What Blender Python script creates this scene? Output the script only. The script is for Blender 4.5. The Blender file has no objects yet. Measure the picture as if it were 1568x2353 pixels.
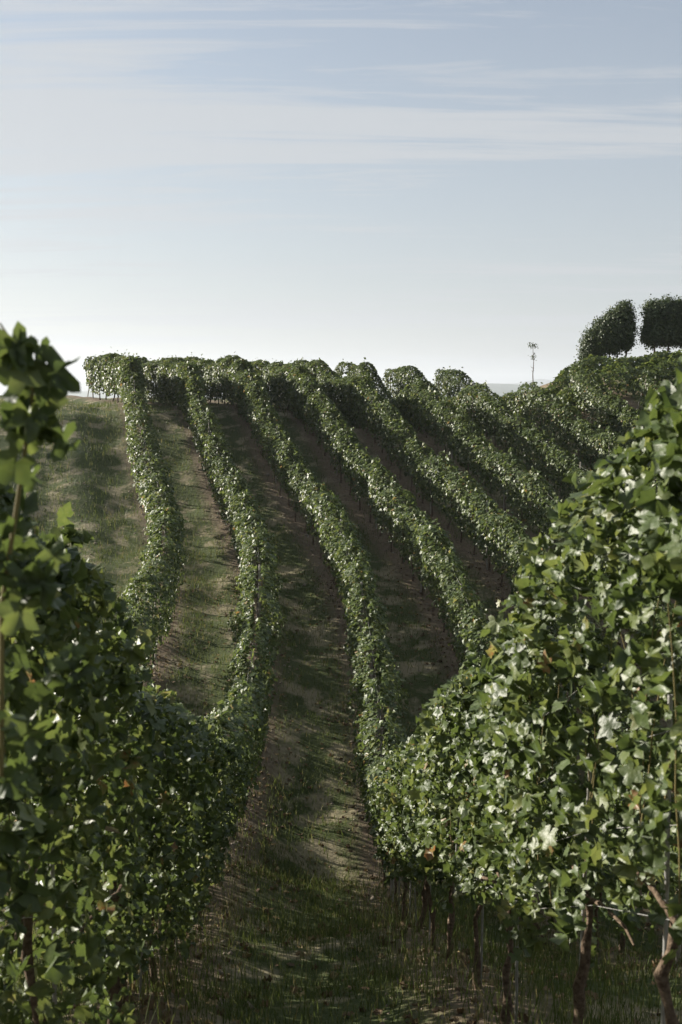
import bpy, math, random
import numpy as np
from math import radians, sin, cos, pi
rng = np.random.default_rng(11); random.seed(11)
S = bpy.context.scene
C = S.collection

# ------------------------------------------------------------ camera, sky, sun, exposure
ZO = 8.0                                   # height of the lens above the scene's datum
cd = bpy.data.cameras.new('camera'); cam = bpy.data.objects.new('camera', cd); C.objects.link(cam)
S.camera = cam
cam.location = (0, 0, ZO); cam.rotation_euler = (radians(90) - math.atan(276 / 2450), 0, 0)
cd.sensor_fit = 'VERTICAL'; cd.sensor_height = 36; cd.sensor_width = 24; cd.lens = 36 * 2450 / 2353
cd.clip_start = .05; cd.clip_end = 20000
cd.dof.use_dof = True; cd.dof.focus_distance = 24; cd.dof.aperture_fstop = 5.6
SUN_AZ = radians(-64)                      # compass angle from +Y (view direction), negative = left
SUN_EL = radians(20)
world = bpy.data.worlds.new('World'); S.world = world; world.use_nodes = True
nt = world.node_tree; N = nt.nodes; L = nt.links
bg = N['Background']
sky = N.new('ShaderNodeTexSky'); sky.sky_type = 'NISHITA'; sky.sun_disc = False
sky.sun_elevation = SUN_EL; sky.sun_rotation = SUN_AZ; sky.air_density = 1.0; sky.dust_density = 1.2; sky.ozone_density = 1.5
SKY_STRENGTH = .052
bg.inputs[1].default_value = SKY_STRENGTH
# thin streaked cloud on a flat layer high above: direction / height
tc = N.new('ShaderNodeTexCoord'); sp = N.new('ShaderNodeSeparateXYZ'); L.new(tc.outputs['Generated'], sp.inputs[0])
def math_(op, a, b=None, c=None):
    n = N.new('ShaderNodeMath'); n.operation = op
    for i, v in enumerate((a, b, c)):
        if v is None: continue
        if isinstance(v, (int, float)): n.inputs[i].default_value = v
        else: L.new(v, n.inputs[i])
    return n.outputs[0]
zz = math_('MAXIMUM', math_('ADD', sp.outputs[2], .06), .03)
px = math_('DIVIDE', sp.outputs[0], zz); py = math_('DIVIDE', sp.outputs[1], zz)
cv = N.new('ShaderNodeCombineXYZ'); L.new(px, cv.inputs[0]); L.new(py, cv.inputs[1])
def noise(scale_xyz, loc, sc, det, rough, dist):
    mp = N.new('ShaderNodeMapping'); mp.inputs['Scale'].default_value = scale_xyz; mp.inputs['Location'].default_value = loc
    mp.inputs['Rotation'].default_value = (0, 0, radians(6))
    L.new(cv.outputs[0], mp.inputs[0])
    n = N.new('ShaderNodeTexNoise'); n.inputs['Scale'].default_value = sc; n.inputs['Detail'].default_value = det
    n.inputs['Roughness'].default_value = rough; n.inputs['Distortion'].default_value = dist
    L.new(mp.outputs[0], n.inputs[0]); return n.outputs[0]
n1 = noise((.28, 1.0, 1), (3.1, .4, 0), 1.5, 7, .55, .4)
n2 = noise((.12, .55, 1), (7.7, 2.2, 0), 1.6, 5, .5, .2)
n3 = noise((.4, 2.6, 1), (4.7, 3.2, 0), 1.6, 9, .66, 1.1)
cl = math_('ADD', math_('ADD', math_('MULTIPLY', n1, .40), math_('MULTIPLY', n2, .36)), math_('MULTIPLY', n3, .44))
mr = N.new('ShaderNodeMapRange'); mr.interpolation_type = 'SMOOTHSTEP'
L.new(cl, mr.inputs[0]); mr.inputs[1].default_value = .47; mr.inputs[2].default_value = .68
hz = N.new('ShaderNodeMapRange'); L.new(sp.outputs[2], hz.inputs[0])
hz.inputs[1].default_value = 0.0; hz.inputs[2].default_value = .45; hz.inputs[3].default_value = .8; hz.inputs[4].default_value = .22
cover = math_('MAXIMUM', math_('MULTIPLY', mr.outputs[0], .92), hz.outputs[0])
mx = N.new('ShaderNodeMixRGB'); L.new(cover, mx.inputs[0]); L.new(sky.outputs[0], mx.inputs[1]); mx.inputs[2].default_value = (4.6, 4.8, 5.05, 1)
L.new(mx.outputs[0], bg.inputs[0])

sl = bpy.data.lights.new('sun', 'SUN'); sun = bpy.data.objects.new('sun', sl); C.objects.link(sun)
sl.energy = 5.0; sl.angle = radians(.6); sl.color = (1, .93, .82)
sdir = (sin(SUN_AZ) * cos(SUN_EL), cos(SUN_AZ) * cos(SUN_EL), sin(SUN_EL))
import mathutils
sun.rotation_euler = mathutils.Vector(sdir).to_track_quat('Z', 'Y').to_euler(); sun.location = (-30, 10, 40)
S.view_settings.view_transform = 'Standard'; S.view_settings.look = 'None'; S.view_settings.gamma = 1
S.view_settings.use_curve_mapping = False
S.view_settings.exposure = 1.28

# ------------------------------------------------------------ the lie of the land
KT = np.array([0, 8, 16, 24, 34, 46, 51, 62.])
H_ = np.array([-1.15, -4.61, -7.08, -6.06, -4.45, -.73, -.3, .4])
TH = np.array([.068, .056, .005, .072, .265, .285, .47, .50])
CS = np.array([.055, -.044, -.239, -.076, .043, -.016, -.018, -.023])
A0, SP = 1.405, 2.3
def sm(v, t):
    t = np.clip(t, KT[0], KT[-1])
    m = np.gradient(v, KT); i = np.clip(np.searchsorted(KT, t) - 1, 0, len(KT) - 2)
    d = KT[i + 1] - KT[i]; u = (t - KT[i]) / d
    return (2*u**3-3*u**2+1)*v[i] + (u**3-2*u**2+u)*d*m[i] + (-2*u**3+3*u**2)*v[i+1] + (u**3-u**2)*d*m[i+1]
t_s = np.arange(-60, 140, .2); th_s = sm(TH, t_s)
i0 = int(np.argmin(abs(t_s)))
X_s = np.concatenate([[0], np.cumsum(-np.sin((th_s[1:] + th_s[:-1]) / 2) * .2)]); Y_s = np.concatenate([[0], np.cumsum(np.cos((th_s[1:] + th_s[:-1]) / 2) * .2)])
X_s -= X_s[i0]; Y_s -= Y_s[i0]
def PT(t, l):
    X = np.interp(t, t_s, X_s); Y = np.interp(t, t_s, Y_s); a = np.interp(t, t_s, th_s)
    return X + l * np.cos(a), Y + l * np.sin(a)
def inv(x, y):
    x = np.atleast_1d(x).astype(float); y = np.atleast_1d(y).astype(float); t = np.empty_like(x); l = np.empty_like(x)
    for a in range(0, len(x), 4000):
        xx = x[a:a+4000, None]; yy = y[a:a+4000, None]
        j = np.argmin((xx - X_s)**2 + (yy - Y_s)**2, 1); T = t_s[j]; th = th_s[j]
        dx = x[a:a+4000] - X_s[j]; dy = y[a:a+4000] - Y_s[j]
        t[a:a+4000] = T + (-np.sin(th) * dx + np.cos(th) * dy); l[a:a+4000] = np.cos(th) * dx + np.sin(th) * dy
    return t, l
def wob(x, y):
    return .05*np.sin(x*1.3+y*.7)+.04*np.sin(y*1.9-x*.8+1)+.03*np.sin(x*3.1+2)*np.sin(y*2.7)
def sst(a, b, x):
    u = np.clip((x - a) / (b - a), 0, 1); return u*u*(3-2*u)
def gz(x, y):
    x = np.atleast_1d(x).astype(float); y = np.atleast_1d(y).astype(float)
    t, l = inv(x, y)
    h = sm(H_, t)
    h = np.where(t < 0, H_[0] - .12*t, h)
    tc_ = 46.5                                        # the crest: level out, then fall away
    hc = sm(H_, np.array([tc_]))[0]
    w = sst(42.5, 49, t)
    h = h*(1-w) + (hc - .06 + .03*(t-tc_) - .03*np.maximum(t-59, 0)**1.25)*w
    ls = 22*np.tanh(l/22)
    z = h + sm(CS, t)*ls + wob(x, y) + .07*np.cos((l - A0)/SP*2*pi)*((t > -2) & (t < 58))
    z -= 1.5*sst(41.5, 45.6, t)*(1-sst(46.1, 48.6, t))*sst(3.0, 9.5, l)*(1-.8*sst(15, 19, l))
    mk = sst(7.0, 12.0, x)*(1-sst(26, 40, x))*np.exp(-(np.abs(y-51.5)/6.5)**2.5)*np.exp(-np.maximum(y-54, 0)/6)
    z = z*(1-mk) + mk*(.98+.12*np.sin(x*.9))    # knoll on the right of the crest
    r = np.hypot(x, y - 25); k = sst(62, 420, r)
    z = z*(1-k) + (-46 + 5*np.sin(x*.004+1)*np.cos(y*.003))*k
    return z + ZO
def g1(x, y): return float(gz(x, y)[0])

# ------------------------------------------------------------ helpers
def mat(name, col, rough=.8, spec=.3, metal=0, noise_scale=None, col2=None, bump=0, detail=6):
    m = bpy.data.materials.new(name); m.use_nodes = True; t = m.node_tree; b = t.nodes['Principled BSDF']
    b.inputs['Base Color'].default_value = (*col, 1); b.inputs['Roughness'].default_value = rough
    b.inputs['Specular IOR Level'].default_value = spec; b.inputs['Metallic'].default_value = metal
    if noise_scale:
        c = t.nodes.new('ShaderNodeTexCoord'); n = t.nodes.new('ShaderNodeTexNoise'); n.inputs['Scale'].default_value = noise_scale; n.inputs['Detail'].default_value = detail
        t.links.new(c.outputs['Object'], n.inputs[0])
        r = t.nodes.new('ShaderNodeMixRGB'); r.inputs[1].default_value = (*col, 1); r.inputs[2].default_value = (*(col2 or col), 1)
        mr_ = t.nodes.new('ShaderNodeMapRange'); mr_.inputs[1].default_value = .35; mr_.inputs[2].default_value = .65
        t.links.new(n.outputs[0], mr_.inputs[0]); t.links.new(mr_.outputs[0], r.inputs[0]); t.links.new(r.outputs[0], b.inputs['Base Color'])
        if bump:
            bp = t.nodes.new('ShaderNodeBump'); bp.inputs['Strength'].default_value = bump; bp.inputs['Distance'].default_value = .02
            t.links.new(n.outputs[0], bp.inputs['Height']); t.links.new(bp.outputs[0], b.inputs['Normal'])
    return m
def leaf_mat(name, stops, trans=.34, rough=.46, spec=.45):
    m = bpy.data.materials.new(name); m.use_nodes = True; t = m.node_tree; b = t.nodes['Principled BSDF']; out = t.nodes['Material Output']
    at = t.nodes.new('ShaderNodeAttribute'); at.attribute_name = 'rnd'
    rp = t.nodes.new('ShaderNodeValToRGB'); rp.color_ramp.elements[0].position = stops[0][0]; rp.color_ramp.elements[0].color = (*stops[0][1], 1)
    rp.color_ramp.elements[1].position = stops[-1][0]; rp.color_ramp.elements[1].color = (*stops[-1][1], 1)
    for p, c in stops[1:-1]:
        e = rp.color_ramp.elements.new(p); e.color = (*c, 1)
    cc = t.nodes.new('ShaderNodeTexCoord'); nn_ = t.nodes.new('ShaderNodeTexNoise'); nn_.inputs['Scale'].default_value = 38; nn_.inputs['Detail'].default_value = 3; t.links.new(cc.outputs['Object'], nn_.inputs[0])
    ma = t.nodes.new('ShaderNodeMath'); ma.operation = 'MULTIPLY_ADD'; t.links.new(nn_.outputs[0], ma.inputs[0]); ma.inputs[1].default_value = .5; sb = t.nodes.new('ShaderNodeMath'); sb.operation = 'SUBTRACT'; t.links.new(at.outputs['Fac'], sb.inputs[0]); sb.inputs[1].default_value = .25; t.links.new(sb.outputs[0], ma.inputs[2])
    bq = t.nodes.new('ShaderNodeBump'); bq.inputs['Strength'].default_value = .5; bq.inputs['Distance'].default_value = .01; t.links.new(nn_.outputs[0], bq.inputs['Height']); t.links.new(bq.outputs[0], b.inputs['Normal'])
    t.links.new(ma.outputs[0], rp.inputs[0]); t.links.new(rp.outputs[0], b.inputs['Base Color'])
    b.inputs['Roughness'].default_value = rough; b.inputs['Specular IOR Level'].default_value = spec
    tr = t.nodes.new('ShaderNodeBsdfTranslucent'); hs = t.nodes.new('ShaderNodeHueSaturation'); hs.inputs['Value'].default_value = 1.7; hs.inputs['Hue'].default_value = .485; hs.inputs['Saturation'].default_value = 1.1
    t.links.new(rp.outputs[0], hs.inputs['Color']); t.links.new(hs.outputs[0], tr.inputs[0])
    mx_ = t.nodes.new('ShaderNodeMixShader'); mx_.inputs[0].default_value = trans
    t.links.new(b.outputs[0], mx_.inputs[1]); t.links.new(tr.outputs[0], mx_.inputs[2]); t.links.new(mx_.outputs[0], out.inputs[0])
    return m
M = {}
M['vine'] = leaf_mat('vine_leaf', [(0, (.035, .055, .018)), (.45, (.07, .10, .03)), (.8, (.13, .155, .05)), (.95, (.2, .19, .07)), (1, (.2, .12, .05))])
M['tree'] = leaf_mat('tree_leaf', [(0, (.025, .04, .016)), (.6, (.06, .085, .03)), (1, (.11, .13, .05))], .2)
M['grass'] = leaf_mat('grass_blade', [(0, (.05, .075, .02)), (.6, (.085, .11, .035)), (1, (.22, .19, .09))], .3, .6, .2)
M['bark'] = mat('vine_bark', (.075, .052, .036), .95, .1, 0, 40, (.16, .12, .085), .8)
M['post'] = mat('weathered_post', (.24, .22, .19), .85, .2, 0, 25, (.36, .33, .29), .5)
M['metal'] = mat('galvanised_stake', (.42, .42, .41), .5, .5, .6, 30, (.3, .29, .27), .2)
M['cane'] = mat('green_cane', (.16, .13, .05), .7, .3)

def link(name, me, m, parent=None):
    if m: me.materials.append(m)
    o = bpy.data.objects.new(name, me); C.objects.link(o)
    if parent: o.parent = parent
    return o
def mesh_np(name, V, F, rnd=None, smooth=False):
    """V (n,3); F (m,k) all faces with k corners"""
    me = bpy.data.meshes.new(name); V = np.asarray(V, np.float32); F = np.asarray(F, np.int32); m, k = F.shape
    me.vertices.add(len(V)); me.vertices.foreach_set('co', V.ravel())
    me.loops.add(m*k); me.loops.foreach_set('vertex_index', F.ravel())
    me.polygons.add(m); me.polygons.foreach_set('loop_start', np.arange(0, m*k, k, dtype=np.int32))
    me.polygons.foreach_set('loop_total', np.full(m, k, np.int32))
    if smooth: me.polygons.foreach_set('use_smooth', np.ones(m, bool))
    me.update(calc_edges=True)
    if rnd is not None:
        a = me.attributes.new('rnd', 'FLOAT', 'FACE'); a.data.foreach_set('value', np.asarray(rnd, np.float32))
    return me
# leaf outlines, tip along +y, normal +z, unit width
_q = np.linspace(-pi, pi, 25)[:-1]                                  # angle from the tip; five lobes, notched base, toothed rim
_r = .40 + .10*np.cos(_q*5) + .06*np.cos(_q) - .22*np.exp(-((abs(_q)-pi)/.22)**2) + .028*np.where(np.arange(24) % 2, 1, -1)
OUT = np.stack([np.sin(_q)*_r*1.08, .40+np.cos(_q)*_r, .10*np.sin(abs(_q)*2.5)-.12*np.cos(_q)*(_r > .4)], 1)
GRAPE_V = np.vstack([OUT, [(0, .36, -.04)]]); GRAPE_F = np.array([(24, i, (i+1) % 24) for i in range(24)])
DIA_V = np.array([(0, -.05, 0), (.45, .38, .09), (0, .95, -.06), (-.45, .38, .09)]); DIA_F = np.array([(0, 1, 2), (0, 2, 3)])
def leaves(P, Nn, size, kind, rg, droop=.6):
    """oriented leaves at points P with normals Nn"""
    n = len(P); Nn = Nn / np.linalg.norm(Nn, axis=1)[:, None]
    T = rg.normal(size=(n, 3)); T[:, 2] -= droop*1.6
    T -= (T*Nn).sum(1)[:, None]*Nn; T /= np.linalg.norm(T, axis=1)[:, None]
    B = np.cross(T, Nn)
    LV, LF = (GRAPE_V, GRAPE_F) if kind == 'grape' else (DIA_V, DIA_F)
    s = size[:, None, None]
    curl = rg.uniform(-.6, 3.4, n)[:, None, None]
    V = P[:, None, :] + s*(LV[None, :, 0:1]*B[:, None, :] + LV[None, :, 1:2]*T[:, None, :] + LV[None, :, 2:3]*curl*Nn[:, None, :])
    F = (np.arange(n)[:, None, None]*len(LV) + LF[None]).reshape(-1, 3)
    return V.reshape(-1, 3), F, len(LF)
def join(parts):
    V, F, R = [], [], []; o = 0
    for v, f, r in parts:
        V.append(v); F.append(f + o); R.append(r); o += len(v)
    return np.vstack(V), np.vstack(F), np.concatenate(R)
def tube(pts, rad, seg=6):
    pts = np.asarray(pts, float); n = len(pts); rad = np.broadcast_to(rad, (n,)); V = []; F = []
    for i in range(n):
        d = pts[min(i+1, n-1)] - pts[max(i-1, 0)]; d = d/(np.linalg.norm(d)+1e-9)
        a = np.cross(d, (0, 0, 1) if abs(d[2]) < .9 else (1, 0, 0)); a /= np.linalg.norm(a); b = np.cross(d, a)
        for j in range(seg):
            q = 2*pi*j/seg; V.append(pts[i] + rad[i]*(cos(q)*a + sin(q)*b))
    for i in range(n-1):
        for j in range(seg):
            k = (j+1) % seg; F.append((i*seg+j, i*seg+k, (i+1)*seg+k, (i+1)*seg+j))
    return np.array(V), np.array(F)
def tubes(list_, seg=6):
    V, F, o = [], [], 0
    for p, r in list_:
        v, f = tube(p, r, seg); V.append(v); F.append(f+o); o += len(v)
    return np.vstack(V), np.vstack(F)
def thing(name, label, cat, loc=(0, 0, 0), group=None):
    o = bpy.data.objects.new(name, None); C.objects.link(o); o.location = loc; o.empty_display_size = .3
    o['label'] = label; o['category'] = cat
    if group: o['group'] = group
    return o

# ------------------------------------------------------------ ground
def spaced(a, b, fine, far):
    core = np.arange(a, b, fine); g = [b]; st = fine
    while g[-1] < far: st *= 1.22; g.append(g[-1]+st)
    lo = [a]; st = fine
    while lo[-1] > -far: st *= 1.22; lo.append(lo[-1]-st)
    return np.concatenate([lo[:0:-1], core, g])
gx = spaced(-14, 24, .28, 9000); gy = spaced(-3, 62, .3, 9000)
GX, GY = np.meshgrid(gx, gy); fx, fy = GX.ravel(), GY.ravel(); fz = gz(fx, fy)
nx, ny = len(gx), len(gy); I = np.arange(nx*ny).reshape(ny, nx)
F = np.stack([I[:-1, :-1], I[:-1, 1:], I[1:, 1:], I[1:, :-1]], -1).reshape(-1, 4)
me = mesh_np('ground', np.stack([fx, fy, fz], 1), F, smooth=True)
tt, ll = inv(fx, fy); ph = np.abs(((ll - A0)/SP + .5) % 1 - .5)*2             # 0 under a row, 1 mid lane
a = me.attributes.new('lane', 'FLOAT', 'POINT'); a.data.foreach_set('value', np.where((tt > -4) & (tt < 58) & (ll > A0-2.6*SP), ph, 1).astype(np.float32))
gm = bpy.data.materials.new('ground_soil_and_grass'); gm.use_nodes = True; t = gm.node_tree; b = t.nodes['Principled BSDF']; b.inputs['Roughness'].default_value = .95; b.inputs['Specular IOR Level'].default_value = .15
at = t.nodes.new('ShaderNodeAttribute'); at.attribute_name = 'lane'; c = t.nodes.new('ShaderNodeTexCoord')
def gn(sc, det=8, ro=.6):
    n = t.nodes.new('ShaderNodeTexNoise'); n.inputs['Scale'].default_value = sc; n.inputs['Detail'].default_value = det; n.inputs['Roughness'].default_value = ro
    t.links.new(c.outputs['Object'], n.inputs[0]); return n.outputs[0]
def mixc(f, c1, c2):
    n = t.nodes.new('ShaderNodeMixRGB')
    for i, v in enumerate((f, c1, c2)):
        if isinstance(v, tuple): n.inputs[i].default_value = (*v, 1)
        else: t.links.new(v, n.inputs[i])
    return n.outputs[0]
def rmap(v, a_, b_, c_=0., d_=1.):
    n = t.nodes.new('ShaderNodeMapRange'); t.links.new(v, n.inputs[0])
    for i, q in enumerate((a_, b_, c_, d_)): n.inputs[i+1].default_value = q
    return n.outputs[0]
nA, nB, nC = gn(1.1), gn(9), gn(60, 4)
soil = mixc(rmap(nB, .3, .7), (.10, .075, .05), (.2, .155, .105))
gr = mixc(rmap(nC, .3, .7), (.04, .055, .02), (.085, .10, .038))
dry = mixc(rmap(nA, .5, .6), gr, (.235, .205, .13))
ad = t.nodes.new('ShaderNodeMath'); ad.operation = 'MULTIPLY_ADD'; t.links.new(nB, ad.inputs[0]); ad.inputs[1].default_value = .8; t.links.new(at.outputs['Fac'], ad.inputs[2])
t.links.new(mixc(rmap(ad.outputs[0], .55, .95), soil, dry), b.inputs['Base Color'])
bp = t.nodes.new('ShaderNodeBump'); bp.inputs['Strength'].default_value = .7; bp.inputs['Distance'].default_value = .05; t.links.new(nB, bp.inputs['Height']); t.links.new(bp.outputs[0], b.inputs['Normal'])
g = link('ground', me, gm); g['kind'] = 'structure'

# distant hills beyond the crest
def ridge(name, dist, base, amp, seed, col, x0=-4500, x1=4500):
    r = np.random.default_rng(seed); xs = np.linspace(x0, x1, 160); ph_ = r.uniform(0, 6, 6)
    top = base + amp*sum(np.sin(xs*f_+p_)/(i+1) for i, (f_, p_) in enumerate(zip((.0011, .0023, .0041, .009, .017, .031), ph_)))
    rows_ = []
    for j, (dy, s) in enumerate(((-900, -.0), (-500, .45), (-200, .85), (0, 1), (400, .7), (1000, 0))):
        rows_.append(np.stack([xs, np.full_like(xs, dist+dy)+40*np.sin(xs*.01+j), (top+60)*s-60+ZO], 1))
    V = np.vstack(rows_); n = len(xs); I = np.arange(len(V)).reshape(-1, n)
    Fh = np.stack([I[:-1, :-1], I[:-1, 1:], I[1:, 1:], I[1:, :-1]], -1).reshape(-1, 4)
    o = link(name, mesh_np(name, V, Fh, smooth=True), mat(name+'_m', col, .95, .1, 0, .01, tuple(q*1.6 for q in col))); o['kind'] = 'structure'
ridge('hills', 3800, 8, 14, 3, (.05, .065, .035)); ridge('hills', 6500, 50, 28, 5, (.05, .06, .04))

# ------------------------------------------------------------ vine rows
T_CREST = 57.0
def canopy(k, t0, t1, rg, near):
    """leaf clouds for one row between t0 and t1: dense hanging leaves in a trained hedge with ragged shoots"""
    l0 = A0 + SP*k; parts = []; ph_ = rg.uniform(0, 6.28, 8)
    def lump(t, h):
        return .5*np.sin(t*2.1+ph_[0]) + .35*np.sin(t*4.7+ph_[1]+h*2) + .3*np.sin(t*9.1+h*5+ph_[2]) + .2*np.sin(h*9+t*3+ph_[3])
    vig = np.clip(rg.normal(1, .13, 60), .6, 1.25)                  # vigour of each plant along the row
    def batch(a_, b_, dens, kind, s0, s1):
        if b_ <= a_: return
        n = int((b_-a_)*dens); t = rg.uniform(a_, b_, n)
        hi = 1.98 + .28*(1-.7*sst(38, 46, t))*(vig[((t+2)/1.15+.5*np.sin(t*5)).astype(int).clip(0, 59)]-1) + .10*np.sin(t*1.1+ph_[4]) + .07*np.sin(t*3.3+ph_[5]) + (.64*np.clip((7.5-t)/4.5, 0, 1) if k == 0 else .15*np.clip((6-t)/3, 0, 1))
        lo = (.74 if k == 0 else .62) - .22*(k == -1)*(t < 12) - (.5 if k > -2 else .2)*sst(36, 46, t) + .10*np.sin(t*2.6+ph_[6]) + .07*np.sin(t*6.1+ph_[7])
        u = rg.beta(1.1, .62, n); h = lo + (hi-lo)*u
        w = (.29 + .07*sst(12, 36, t) + .085*lump(t, h))*vig[((t+2)/1.15).astype(int)] * (.72+.45*np.clip(u*1.5, 0, 1)) * np.sqrt(np.clip(1.12-u**6, .05, 1))
        side = np.where(rg.random(n) < .5, 1, -1); e = side*w*np.sqrt(rg.uniform(.15, 1.15, n))
        sh = rg.random(n) < .035*(1-.9*sst(38, 46, t))                                    # shoots that stick out of the top
        tsh = np.round(t*2.6+ph_[0])/2.6; u2 = rg.random(n); t = np.where(sh, np.clip(tsh-ph_[0]/2.6+.16*np.sin(tsh*77)*u2+rg.normal(0, .02, n), a_, b_), t); h = np.where(sh, hi-.05 + u2*(.12+.2*np.abs(np.sin(tsh*31))), h); e = np.where(sh, .12*np.sin(tsh*53)+rg.normal(0, .02, n), e)
        x, y = PT(t, l0+e); zg = gz(*PT(t, np.full(n, l0))); P = np.stack([x, y, zg+h], 1)
        th = np.interp(t, t_s, th_s); Nn = np.stack([np.cos(th)*side, np.sin(th)*side, .35+1.8*(u > .86)], 1) + rg.normal(0, .55, (n, 3))
        V, Fa, nf = leaves(P, Nn, rg.uniform(s0, s1, n), kind, rg)
        r_ = np.clip(rg.normal(.42, .17, n) + .08*lump(t, h) + .35*(rg.random(n) < .05), 0, 1)
        parts.append((V, Fa, np.repeat(r_, nf)))
    if near:
        batch(t0, min(t1, 13), 1150, 'grape', .036, .118); batch(max(t0, 13), min(t1, 26), 950, 'dia', .06, .12); batch(max(t0, 26), t1, 700, 'dia', .08, .14)
    else:
        batch(t0, min(t1, 26), 800, 'dia', .065, .125); batch(max(t0, 26), t1, 640, 'dia', .085, .15)
    if t1 > 49: batch(43, t1, 800, 'dia', .09, .16)
    return join(parts)
def trunk_mesh(rg):
    hgt = .86; z = np.linspace(-.05, hgt, 9); off = np.cumsum(rg.normal(0, .02, (9, 2)), 0)
    pts = np.column_stack([off, z]); rad = .029 - .011*np.linspace(0, 1, 9) + rg.uniform(-.007, .008, 9); rad[0] += .012
    l = [(pts, rad)]
    for s in (-1, 1):
        l.append(([pts[-1], pts[-1]+np.array([.0, s*.16, .05]), pts[-1]+np.array([0.01, s*.42, .07]), pts[-1]+np.array([0, s*.55, .05])], [.014, .011, .008, .005]))
    V, Fa = tubes(l, 7); me_ = mesh_np('vine_trunk', V, Fa, smooth=True); me_.materials.append(M['bark']); return me_
rgt = np.random.default_rng(5); TR = [trunk_mesh(rgt) for _ in range(5)]
V, Fa = tube([(0, 0, -.1), (0, 0, 1.0), (.0, 0, 2.0)], [.024, .023, .022], 8); V2, F2 = tube([(0, 0, 2.0), (0, 0, 2.01)], [.022, .012], 8)
POST = mesh_np('post', np.vstack([V, V2]), np.vstack([Fa, F2+len(V)])); POST.materials.append(M['post'])
V, Fa = tube([(0, 0, -.1), (0.004, 0, .7), (0, 0, 1.6)], .0095, 6); STAKE = mesh_np('stake', V, Fa); STAKE.materials.append(M['metal'])
V, Fa = tube([(0, 0, -.1), (0, 0, 1.85)], .03, 8); V2, F2 = tube([(0, -.9, -.05), (0, -.03, 1.7)], .02, 6)
END = mesh_np('end_post', np.vstack([V, V2]), np.vstack([Fa, F2+len(V)])); END.materials.append(M['post'])
def vine_row(k, t0, t1, label, near=False, canes=False):
    rg = np.random.default_rng(100+k*7); l0 = A0+SP*k
    bx, by = PT(np.array([t0]), np.array([l0])); bz = g1(bx, by); loc = (float(bx[0]), float(by[0]), bz)
    r = thing('vine_row', label, 'vine row', loc, 'trellised vine rows running up the slope')
    off = np.array(loc)
    V, Fa, R = canopy(k, t0, t1, rg, near); link('foliage', mesh_np('foliage', V-off, Fa, R, near), M['vine'], r)
    ts = np.arange(t0+.4, t1-.2, 1.15) + 0; ts = ts[ts > 1.5]
    for i, tv in enumerate(ts[:95]):
        x, y = PT(tv, l0+rg.uniform(-.03, .03)); o = bpy.data.objects.new('trunk', TR[i % 5]); C.objects.link(o); o.parent = r
        o.location = np.array((float(x), float(y), g1(x, y)))-off; o.rotation_euler = (0, 0, float(np.interp(tv, t_s, th_s)) + rg.uniform(-.25, .25)); s = rg.uniform(.88, 1.12); o.scale = (s, s, rg.uniform(.95, 1.05))
        if near and tv < 22:
            x, y = PT(tv+rg.uniform(.05, .09), l0+rg.uniform(-.02, .06)); o = bpy.data.objects.new('stake', STAKE); C.objects.link(o); o.parent = r
            o.location = np.array((float(x), float(y), g1(x, y)))-off; o.rotation_euler = (rg.normal(0, .025), rg.normal(0, .025), 0)
    tp = np.append(np.arange(t0+2.2, t1-2, 4.8), t1)
    for tv in tp[tp > (11 if near else 0)]:
        x, y = PT(tv, l0); o = bpy.data.objects.new('post', END if tv == t1 else POST); C.objects.link(o); o.parent = r
        o.location = np.array((float(x), float(y), g1(x, y)))-off; o.rotation_euler = (rg.normal(0, .015), rg.normal(0, .015), float(np.interp(tv, t_s, th_s)) + (pi if tv == t1 else 0))
    tw = np.arange(max(t0, .5), t1, 1.2); x, y = PT(tw, np.full(len(tw), l0)); z = gz(x, y)
    V, Fa = tubes([(np.stack([x, y, z+hh], 1)-off, .0018) for hh in (.8, 1.15, 1.5, 1.85)], 4); link('wire', mesh_np('wire', V, Fa), M['metal'], r)
    if near:                                                        # bare shoots rising through the near leaves
        for _ in range(46):
            tv = rg.uniform(max(1.6, t0), 13); e = rg.normal(0, .07); h0 = rg.uniform(.8, 1.15); x, y = PT(tv, l0+e); z = g1(x, y)+h0; p = np.array((float(x), float(y), z)); d = np.array([rg.normal(0, .06), rg.normal(0, .06), 1.0]); pts = [p]
            for q in range(5): d = d+rg.normal(0, .06, 3); d[2] = abs(d[2]); pts.append(pts[-1]+d/np.linalg.norm(d)*rg.uniform(.16, .24))
            V, Fa = tube(np.array(pts)-off, np.linspace(.0035, .0015, 6), 5); link('cane', mesh_np('cane', V, Fa, smooth=True), M['cane'], r)
    if k == -1:                                                     # a long shoot reaching up beside the lens
        pts = np.array([(-.66, 2.0, ZO-.75), (-.64, 1.98, ZO-.4), (-.58, 1.95, ZO-.12), (-.55, 1.93, ZO+.03), (-.60, 1.9, ZO+.12)])-off
        V, Fa = tube(pts, [.005, .005, .004, .003, .002], 6); sh_ = link('cane', mesh_np('cane', V, Fa, smooth=True), M['cane'], r)
        u = np.concatenate([rg.uniform(0, 2.6, 46), rg.uniform(2.2, 3.6, 16), [4, 3.95]]); i_ = np.clip(u.astype(int), 0, 3); P = pts[i_]+(pts[i_+1]-pts[i_])*(u-i_)[:, None]
        P = P+rg.normal(0, 1, P.shape)*np.where(u < 2.4, .055, .022)[:, None]; V, Fa, nf = leaves(P, rg.normal(0, .6, P.shape)+np.array([.2, -.9, .3]), rg.uniform(.05, .09, len(P)), 'grape', rg)
        link('shoot_foliage', mesh_np('shoot_foliage', V, Fa, np.repeat(rg.uniform(.2, .6, len(P)), nf), True), M['vine'], r)
    return r
vine_row(-2, 2, 54.1, 'leftmost long vine row, its end a square block beside the distant hills')
vine_row(-1, 2.5, 55.3, 'shaded vine row bordering the grassy lane on its left, with blurred close leaves', True)
vine_row(0, 2.0, 55.1, 'sunlit vine row bordering the grassy lane on its right, largest leaves in the foreground', True)
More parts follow.
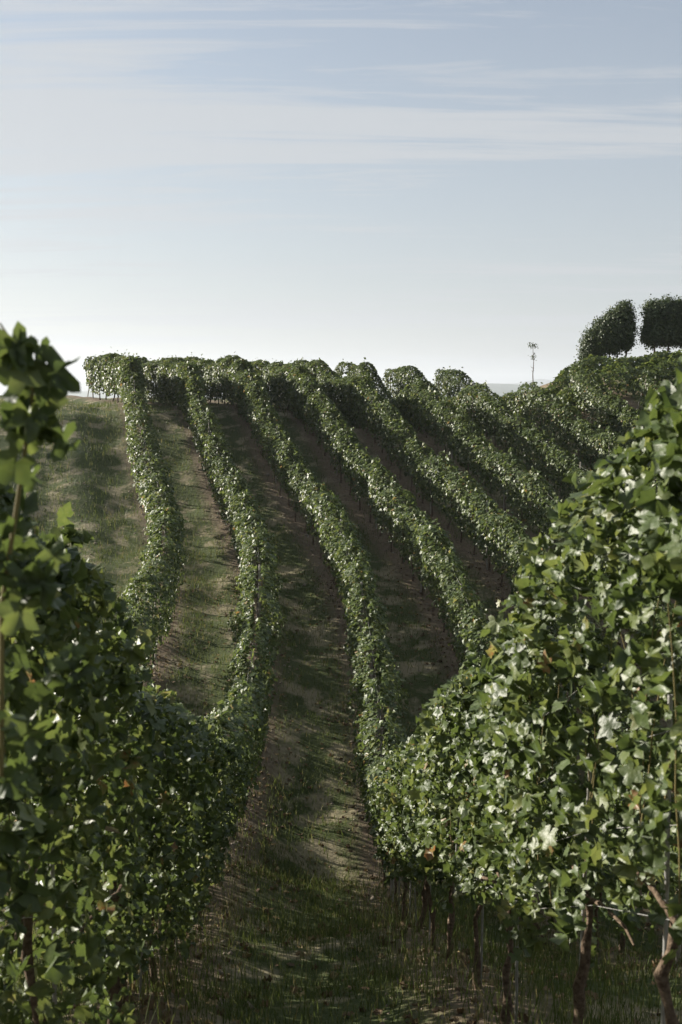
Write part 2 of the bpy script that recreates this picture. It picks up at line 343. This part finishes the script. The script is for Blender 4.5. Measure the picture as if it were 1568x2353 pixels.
vine_row(1, 7, 54.1, 'vine row directly behind the big sunlit foreground row')
vine_row(2, 13, 52.8, 'vine row second behind the big foreground row, dark lanes on both sides')
vine_row(3, 17, 50.6, 'vine row third from the right among those reaching the crest')
vine_row(4, 21, 50.0, 'vine row whose crest end is the wider of two separate rounded humps')
vine_row(5, 23, 49.4, 'vine row whose crest end is the narrowest, rightmost rounded hump on the skyline')
vine_row(6, 25, 42.5, 'vine row ending at the foot of the knoll, below the lone thin sapling')
vine_row(7, 26, 40.5, 'farthest right of the long vine rows, reaching the knoll under the two bushy trees')

# ------------------------------------------------------------ hedges across the knoll
def hedge(p0, p1, hgt, wid, label, seed, dens=420):
    rg = np.random.default_rng(seed); p0, p1 = np.array(p0, float), np.array(p1, float); ln = np.linalg.norm(p1-p0); d = (p1-p0)/ln; nn = np.array([-d[1], d[0]])
    loc = np.array((*p0, g1(*p0))); r = thing('hedge', label, 'hedge', tuple(loc), 'leafy hedgerows crossing the knoll')
    n = int(ln*dens); s = rg.uniform(0, ln, n); u = rg.beta(1.2, 1, n); hi = hgt*(1+.1*np.sin(s*1.7+seed)+.08*np.sin(s*4.1))
    endf = np.clip(np.minimum(s, ln-s)/1.2+.45, 0, 1); h = .12+hi*u*endf; side = np.where(rg.random(n) < .5, 1, -1)
    e = side*wid*np.sqrt(np.clip(1-(u-.3)**2*1.2, .1, 1))*np.sqrt(rg.uniform(.2, 1.1, n)); x = p0[0]+d[0]*s+nn[0]*e; y = p0[1]+d[1]*s+nn[1]*e
    P = np.stack([x, y, gz(x, y)+h], 1)-loc; Nn = np.column_stack([nn[0]*side, nn[1]*side, .3+u])+rg.normal(0, .6, (n, 3))
    V, Fa, nf = leaves(P, Nn, rg.uniform(.11, .2, n), 'dia', rg); link('foliage', mesh_np('foliage', V, Fa, np.repeat(np.clip(rg.normal(.45, .18, n), 0, 1), nf)), M['vine'], r)
    st = []
    for q in np.arange(.4, ln, .8):
        b_ = p0+d*q; z = g1(*b_); st.append((np.array([(b_[0], b_[1], z-.05), (b_[0]+.03, b_[1], z+hgt*.4), (b_[0]-.03, b_[1], z+hgt*.75)])-loc, [.03, .022, .01]))
    for p_, r_ in st:
        V, Fa = tube(p_, r_, 6); link('stem', mesh_np('stem', V, Fa, smooth=True), M['bark'], r)
hedge((8.4, 50), (18, 50.5), .62, .55, 'leafy hedge forming the rising skyline between the dip and the two trees', 21)
hedge((8.9, 45.5), (17.5, 48), 1.15, .5, 'middle leafy hedge on the knoll slope, below the skyline hedge', 22)
hedge((9.6, 41.5), (17, 45), 1.2, .5, 'lowest leafy hedge on the knoll, nearest the long rows', 23)

# ------------------------------------------------------------ trees
def tree(name, label, cat, loc, stems, lobes, size, nleaf, seed, rgm='tree', group=None, br=1.0):
    """lobes: (x,y,z,rx,ry,rz) ellipsoids; leaf clumps fill them unevenly"""
    rg = np.random.default_rng(seed); r = thing(name, label, cat, loc, group); st = []
    for (a_, b_, r0) in stems:
        a_, b_ = np.array(a_, float), np.array(b_, float); q = np.linspace(0, 1, 7)[:, None]; pts = a_+(b_-a_)*q+rg.normal(0, .04, (7, 3))*np.sin(q*pi); st.append((pts, np.linspace(r0, r0*.3, 7)))
        for _ in range(5):
            f_ = rg.uniform(.35, .95); p = a_+(b_-a_)*f_; e = p+np.array([rg.normal(0, .35), rg.normal(0, .35), rg.uniform(.25, .7)])*br; st.append((np.array([p, (p+e)/2+rg.normal(0, .04, 3), e]), [r0*.45, r0*.3, r0*.12]))
    V, Fa = tubes(st, 7); link('trunk', mesh_np('trunk', V, Fa, smooth=True), M['bark'], r)
    vol = np.array([l[3]*l[4]*l[5] for l in lobes]); vol = vol/vol.sum(); P = []; Nn = []
    for l, v in zip(lobes, vol):
        nc = max(int(nleaf*v/45), 1)
        d = rg.normal(size=(nc, 3)); d /= np.linalg.norm(d, axis=1)[:, None]; cpos = np.array(l[:3])+d*np.array(l[3:])*rg.uniform(.35, 1.0, (nc, 1))**.6
        for cp, dd in zip(cpos, d):
            m_ = rg.integers(25, 60); q = rg.normal(size=(m_, 3))*size*1.25; P.append(cp+q); Nn.append(dd*.8+rg.normal(0, .6, (m_, 3))+np.array([0, 0, .5]))
    P = np.vstack(P); Nn = np.vstack(Nn); n = len(P); V, Fa, nf = leaves(P, Nn, rg.uniform(.6, 1.1, n)*size, 'dia', rg)
    link('crown', mesh_np('crown', V, Fa, np.repeat(np.clip(rg.normal(.45, .2, n), 0, 1), nf)), M[rgm], r)
def wpt(px_, py_, d):     # ray through a display pixel at depth d (used to survey where far things stand)
    p_ = math.atan(276/2450); xc = (px_-784)/2450*d; yc = (1176-py_)/2450*d
    return xc, d*cos(p_)+yc*sin(p_), -d*sin(p_)+yc*cos(p_)+ZO
x, y, _ = wpt(1400, 820, 52); z = g1(x, y); H = wpt(0, 690, 52)[2]-z
tree('bushy_tree', 'dark dome-shaped bushy tree left of the narrow sky gap on the knoll', 'tree', (x, y, z),
     [((.75, 0, 0), (.95, 0, H*.85), .06), ((.35, .1, 0), (.55, .1, H*.7), .05), ((-.1, 0, 0), (.1, 0, H*.55), .05), ((-.7, -.1, 0), (-.5, 0, H*.5), .04)],
     [(.72, 0, H*.83, .33, .4, H*.15), (.45, .1, H*.68, .62, .6, H*.22), (-.1, 0, H*.55, .75, .6, H*.2), (.75, 0, H*.58, .32, .5, H*.2), (-.65, 0, H*.42, .6, .5, H*.2), (-.95, 0, H*.25, .4, .4, H*.14), (.2, 0, H*.42, .9, .5, H*.12)], .11, 42000, 31)
x2, y2, _ = wpt(1545, 830, 52); z2 = g1(x2, y2); H2 = wpt(0, 686, 52)[2]-z2
tree('bushy_tree', 'larger dark bushy tree at the right edge, right of the narrow sky gap', 'tree', (x2, y2, z2),
     [((-1.0, 0, 0), (-.8, 0, H2*.85), .06), ((-.3, .1, 0), (0, .1, H2*.85), .07), ((.6, 0, 0), (.9, 0, H2*.8), .06), ((1.2, 0, 0), (1.4, 0, H2*.75), .05)],
     [(-.95, 0, H2*.78, .45, .5, H2*.18), (-.3, .1, H2*.8, .6, .6, H2*.17), (.5, 0, H2*.79, .7, .6, H2*.17), (-.2, .1, H2*.55, 1.15, .7, H2*.18), (1.4, 0, H2*.72, .8, .6, H2*.22), (.9, 0, H2*.48, .9, .6, H2*.13), (-1.05, 0, H2*.5, .4, .5, H2*.16)], .11, 62000, 32)
x3, y3, _ = wpt(1226, 850, 54); z3 = g1(x3, y3); H3 = wpt(0, 790, 54)[2]-z3
tree('sapling', 'lone thin sapling with a tiny sparse tuft standing up from the skyline', 'sapling', (x3, y3, z3),
     [((0, 0, 0), (-.05, 0, H3*.97), .03)], [(-.08, 0, H3*.97, .14, .1, .08), (.0, 0, H3*.72, .06, .06, .25)], .07, 170, 33, br=.2)

# ------------------------------------------------------------ grass
def grass_patch(n, t0, t1, l0, l1, hmin, hmax, width, rg, edge=None, stiff=.5):
    t = rg.uniform(t0, t1, n); l = rg.uniform(l0, l1, n)
    ph_ = np.abs(((l-A0)/SP+.5) % 1-.5)*2; x, y = PT(t, l)
    dn = .5+.5*np.sin(x*2.3+1.3*np.sin(y*1.1))*np.sin(y*1.7+.8*np.sin(x*1.9)); keep = rg.random(n) < (.25+.75*dn)*(.35+.65*(ph_ > .35 if edge is None else ph_ < edge))
    x, y = x[keep], y[keep]; n = len(x); z = gz(x, y); h = rg.uniform(hmin, hmax, n)*rg.uniform(.6, 1.1, n); az = rg.uniform(0, 6.28, n); lean = rg.uniform(.1, stiff, n)*h
    w = np.stack([np.cos(az), np.sin(az), 0*az], 1)*width*rg.uniform(.6, 1.3, (n, 1)); az2 = rg.uniform(0, 6.28, n); dd = np.stack([np.cos(az2)*lean, np.sin(az2)*lean, 0*az], 1)
    P = np.stack([x, y, z-.01], 1); up = np.array([0, 0, 1.]); m = P+dd*.35+up*(h*.6)[:, None]; tip = P+dd+up*h[:, None]
    V = np.stack([P-w, P+w, m-w*.7, m+w*.7, tip], 1).reshape(-1, 3); b_ = np.arange(n)[:, None]*5
    F_ = np.concatenate([b_+np.array([[0, 1, 3]]), b_+np.array([[0, 3, 2]]), b_+np.array([[2, 3, 4]])], 1).reshape(-1, 3)
    return V, F_, np.repeat(np.clip(rg.normal(.45, .25, n), 0, 1), 3)
rg = np.random.default_rng(8)
V, Fa, R = join([grass_patch(90000, 4, 16, -3.5, 4.5, .05, .16, .0035, rg), grass_patch(110000, 14, 34, -7, 9, .06, .18, .006, rg),
                 grass_patch(60000, 32, 50, -14, 14, .08, .22, .009, rg), grass_patch(9000, 4, 14, -2, 3.5, .25, .65, .003, rg, .4, .4), grass_patch(14000, 34, 50, -16, -4, .1, .3, .01, rg)])
o = link('grass', mesh_np('grass', V, Fa, R), M['grass']); o['kind'] = 'stuff'; o['label'] = 'short rough grass and thin stems in the lanes between the vine rows'; o['category'] = 'grass'

# stones and fallen leaves on the soil
def scatter_ground(n, t0, t1, l0_, l1_, edge):
    t = rg.uniform(t0, t1, n)**1.0; k_ = rg.integers(l0_, l1_+1, n); l = A0+SP*k_+rg.normal(0, edge, n); x, y = PT(t, l); return x, y, gz(x, y)
x, y, z = scatter_ground(14000, 4, 40, -3, 5, .38); n = len(x)
oct_ = np.array([(1, 0, 0), (0, 1, 0), (-1, 0, 0), (0, -1, 0), (.1, .1, .7), (0, 0, -.6)]); of = np.array([(0, 1, 4), (1, 2, 4), (2, 3, 4), (3, 0, 4), (1, 0, 5), (2, 1, 5), (3, 2, 5), (0, 3, 5)])
V = (np.stack([x, y, z], 1)[:, None]+oct_[None]*(rg.lognormal(-4.1, .5, n)[:, None, None])*rg.uniform(.6, 1.4, (n, 6, 1))).reshape(-1, 3)
o = link('stones', mesh_np('stones', V, (np.arange(n)[:, None, None]*6+of).reshape(-1, 3)), mat('stone', (.22, .19, .15), .9, .2, 0, 3, (.14, .11, .08))); o['kind'] = 'stuff'; o['label'] = 'small stones and clods scattered along the bare soil under the rows'; o['category'] = 'stones'
x, y, z = scatter_ground(7000, 4, 30, -2, 3, .55); n = len(x)
V, Fa, nf = leaves(np.stack([x, y, z+.02], 1), np.array([0, 0, 1.])+rg.normal(0, .25, (n, 3)), rg.uniform(.05, .1, n), 'grape', rg, 0)
o = link('fallen_leaves', mesh_np('fallen_leaves', V, Fa, np.repeat(rg.uniform(0, 1, n), nf)), leaf_mat('dead_leaf', [(0, (.07, .045, .025)), (.6, (.16, .11, .06)), (1, (.24, .19, .09))], .1, .7, .2)); o['kind'] = 'stuff'; o['label'] = 'dry fallen leaves lying under and between the vine rows'; o['category'] = 'fallen leaves'
# ------------------------------------------------------------ air
V = np.array([(x_, y_, z_) for z_ in (-62+ZO, 150) for x_, y_ in ((-8900, -8900), (8900, -8900), (8900, 8900), (-8900, 8900))])
hzm = bpy.data.materials.new('air'); hzm.use_nodes = True; t = hzm.node_tree; t.nodes.remove(t.nodes['Principled BSDF'])
pv = t.nodes.new('ShaderNodeVolumePrincipled'); pv.inputs['Density'].default_value = .00022; pv.inputs['Color'].default_value = (.82, .88, .95, 1); pv.inputs['Anisotropy'].default_value = .3
t.links.new(pv.outputs[0], t.nodes['Material Output'].inputs['Volume'])
o = link('haze', mesh_np('haze', V, np.array([(0, 3, 2, 1), (4, 5, 6, 7), (0, 1, 5, 4), (1, 2, 6, 5), (2, 3, 7, 6), (3, 0, 4, 7)])), hzm); o['kind'] = 'stuff'; o['label'] = 'thin pale haze over the far hills'; o['category'] = 'haze'
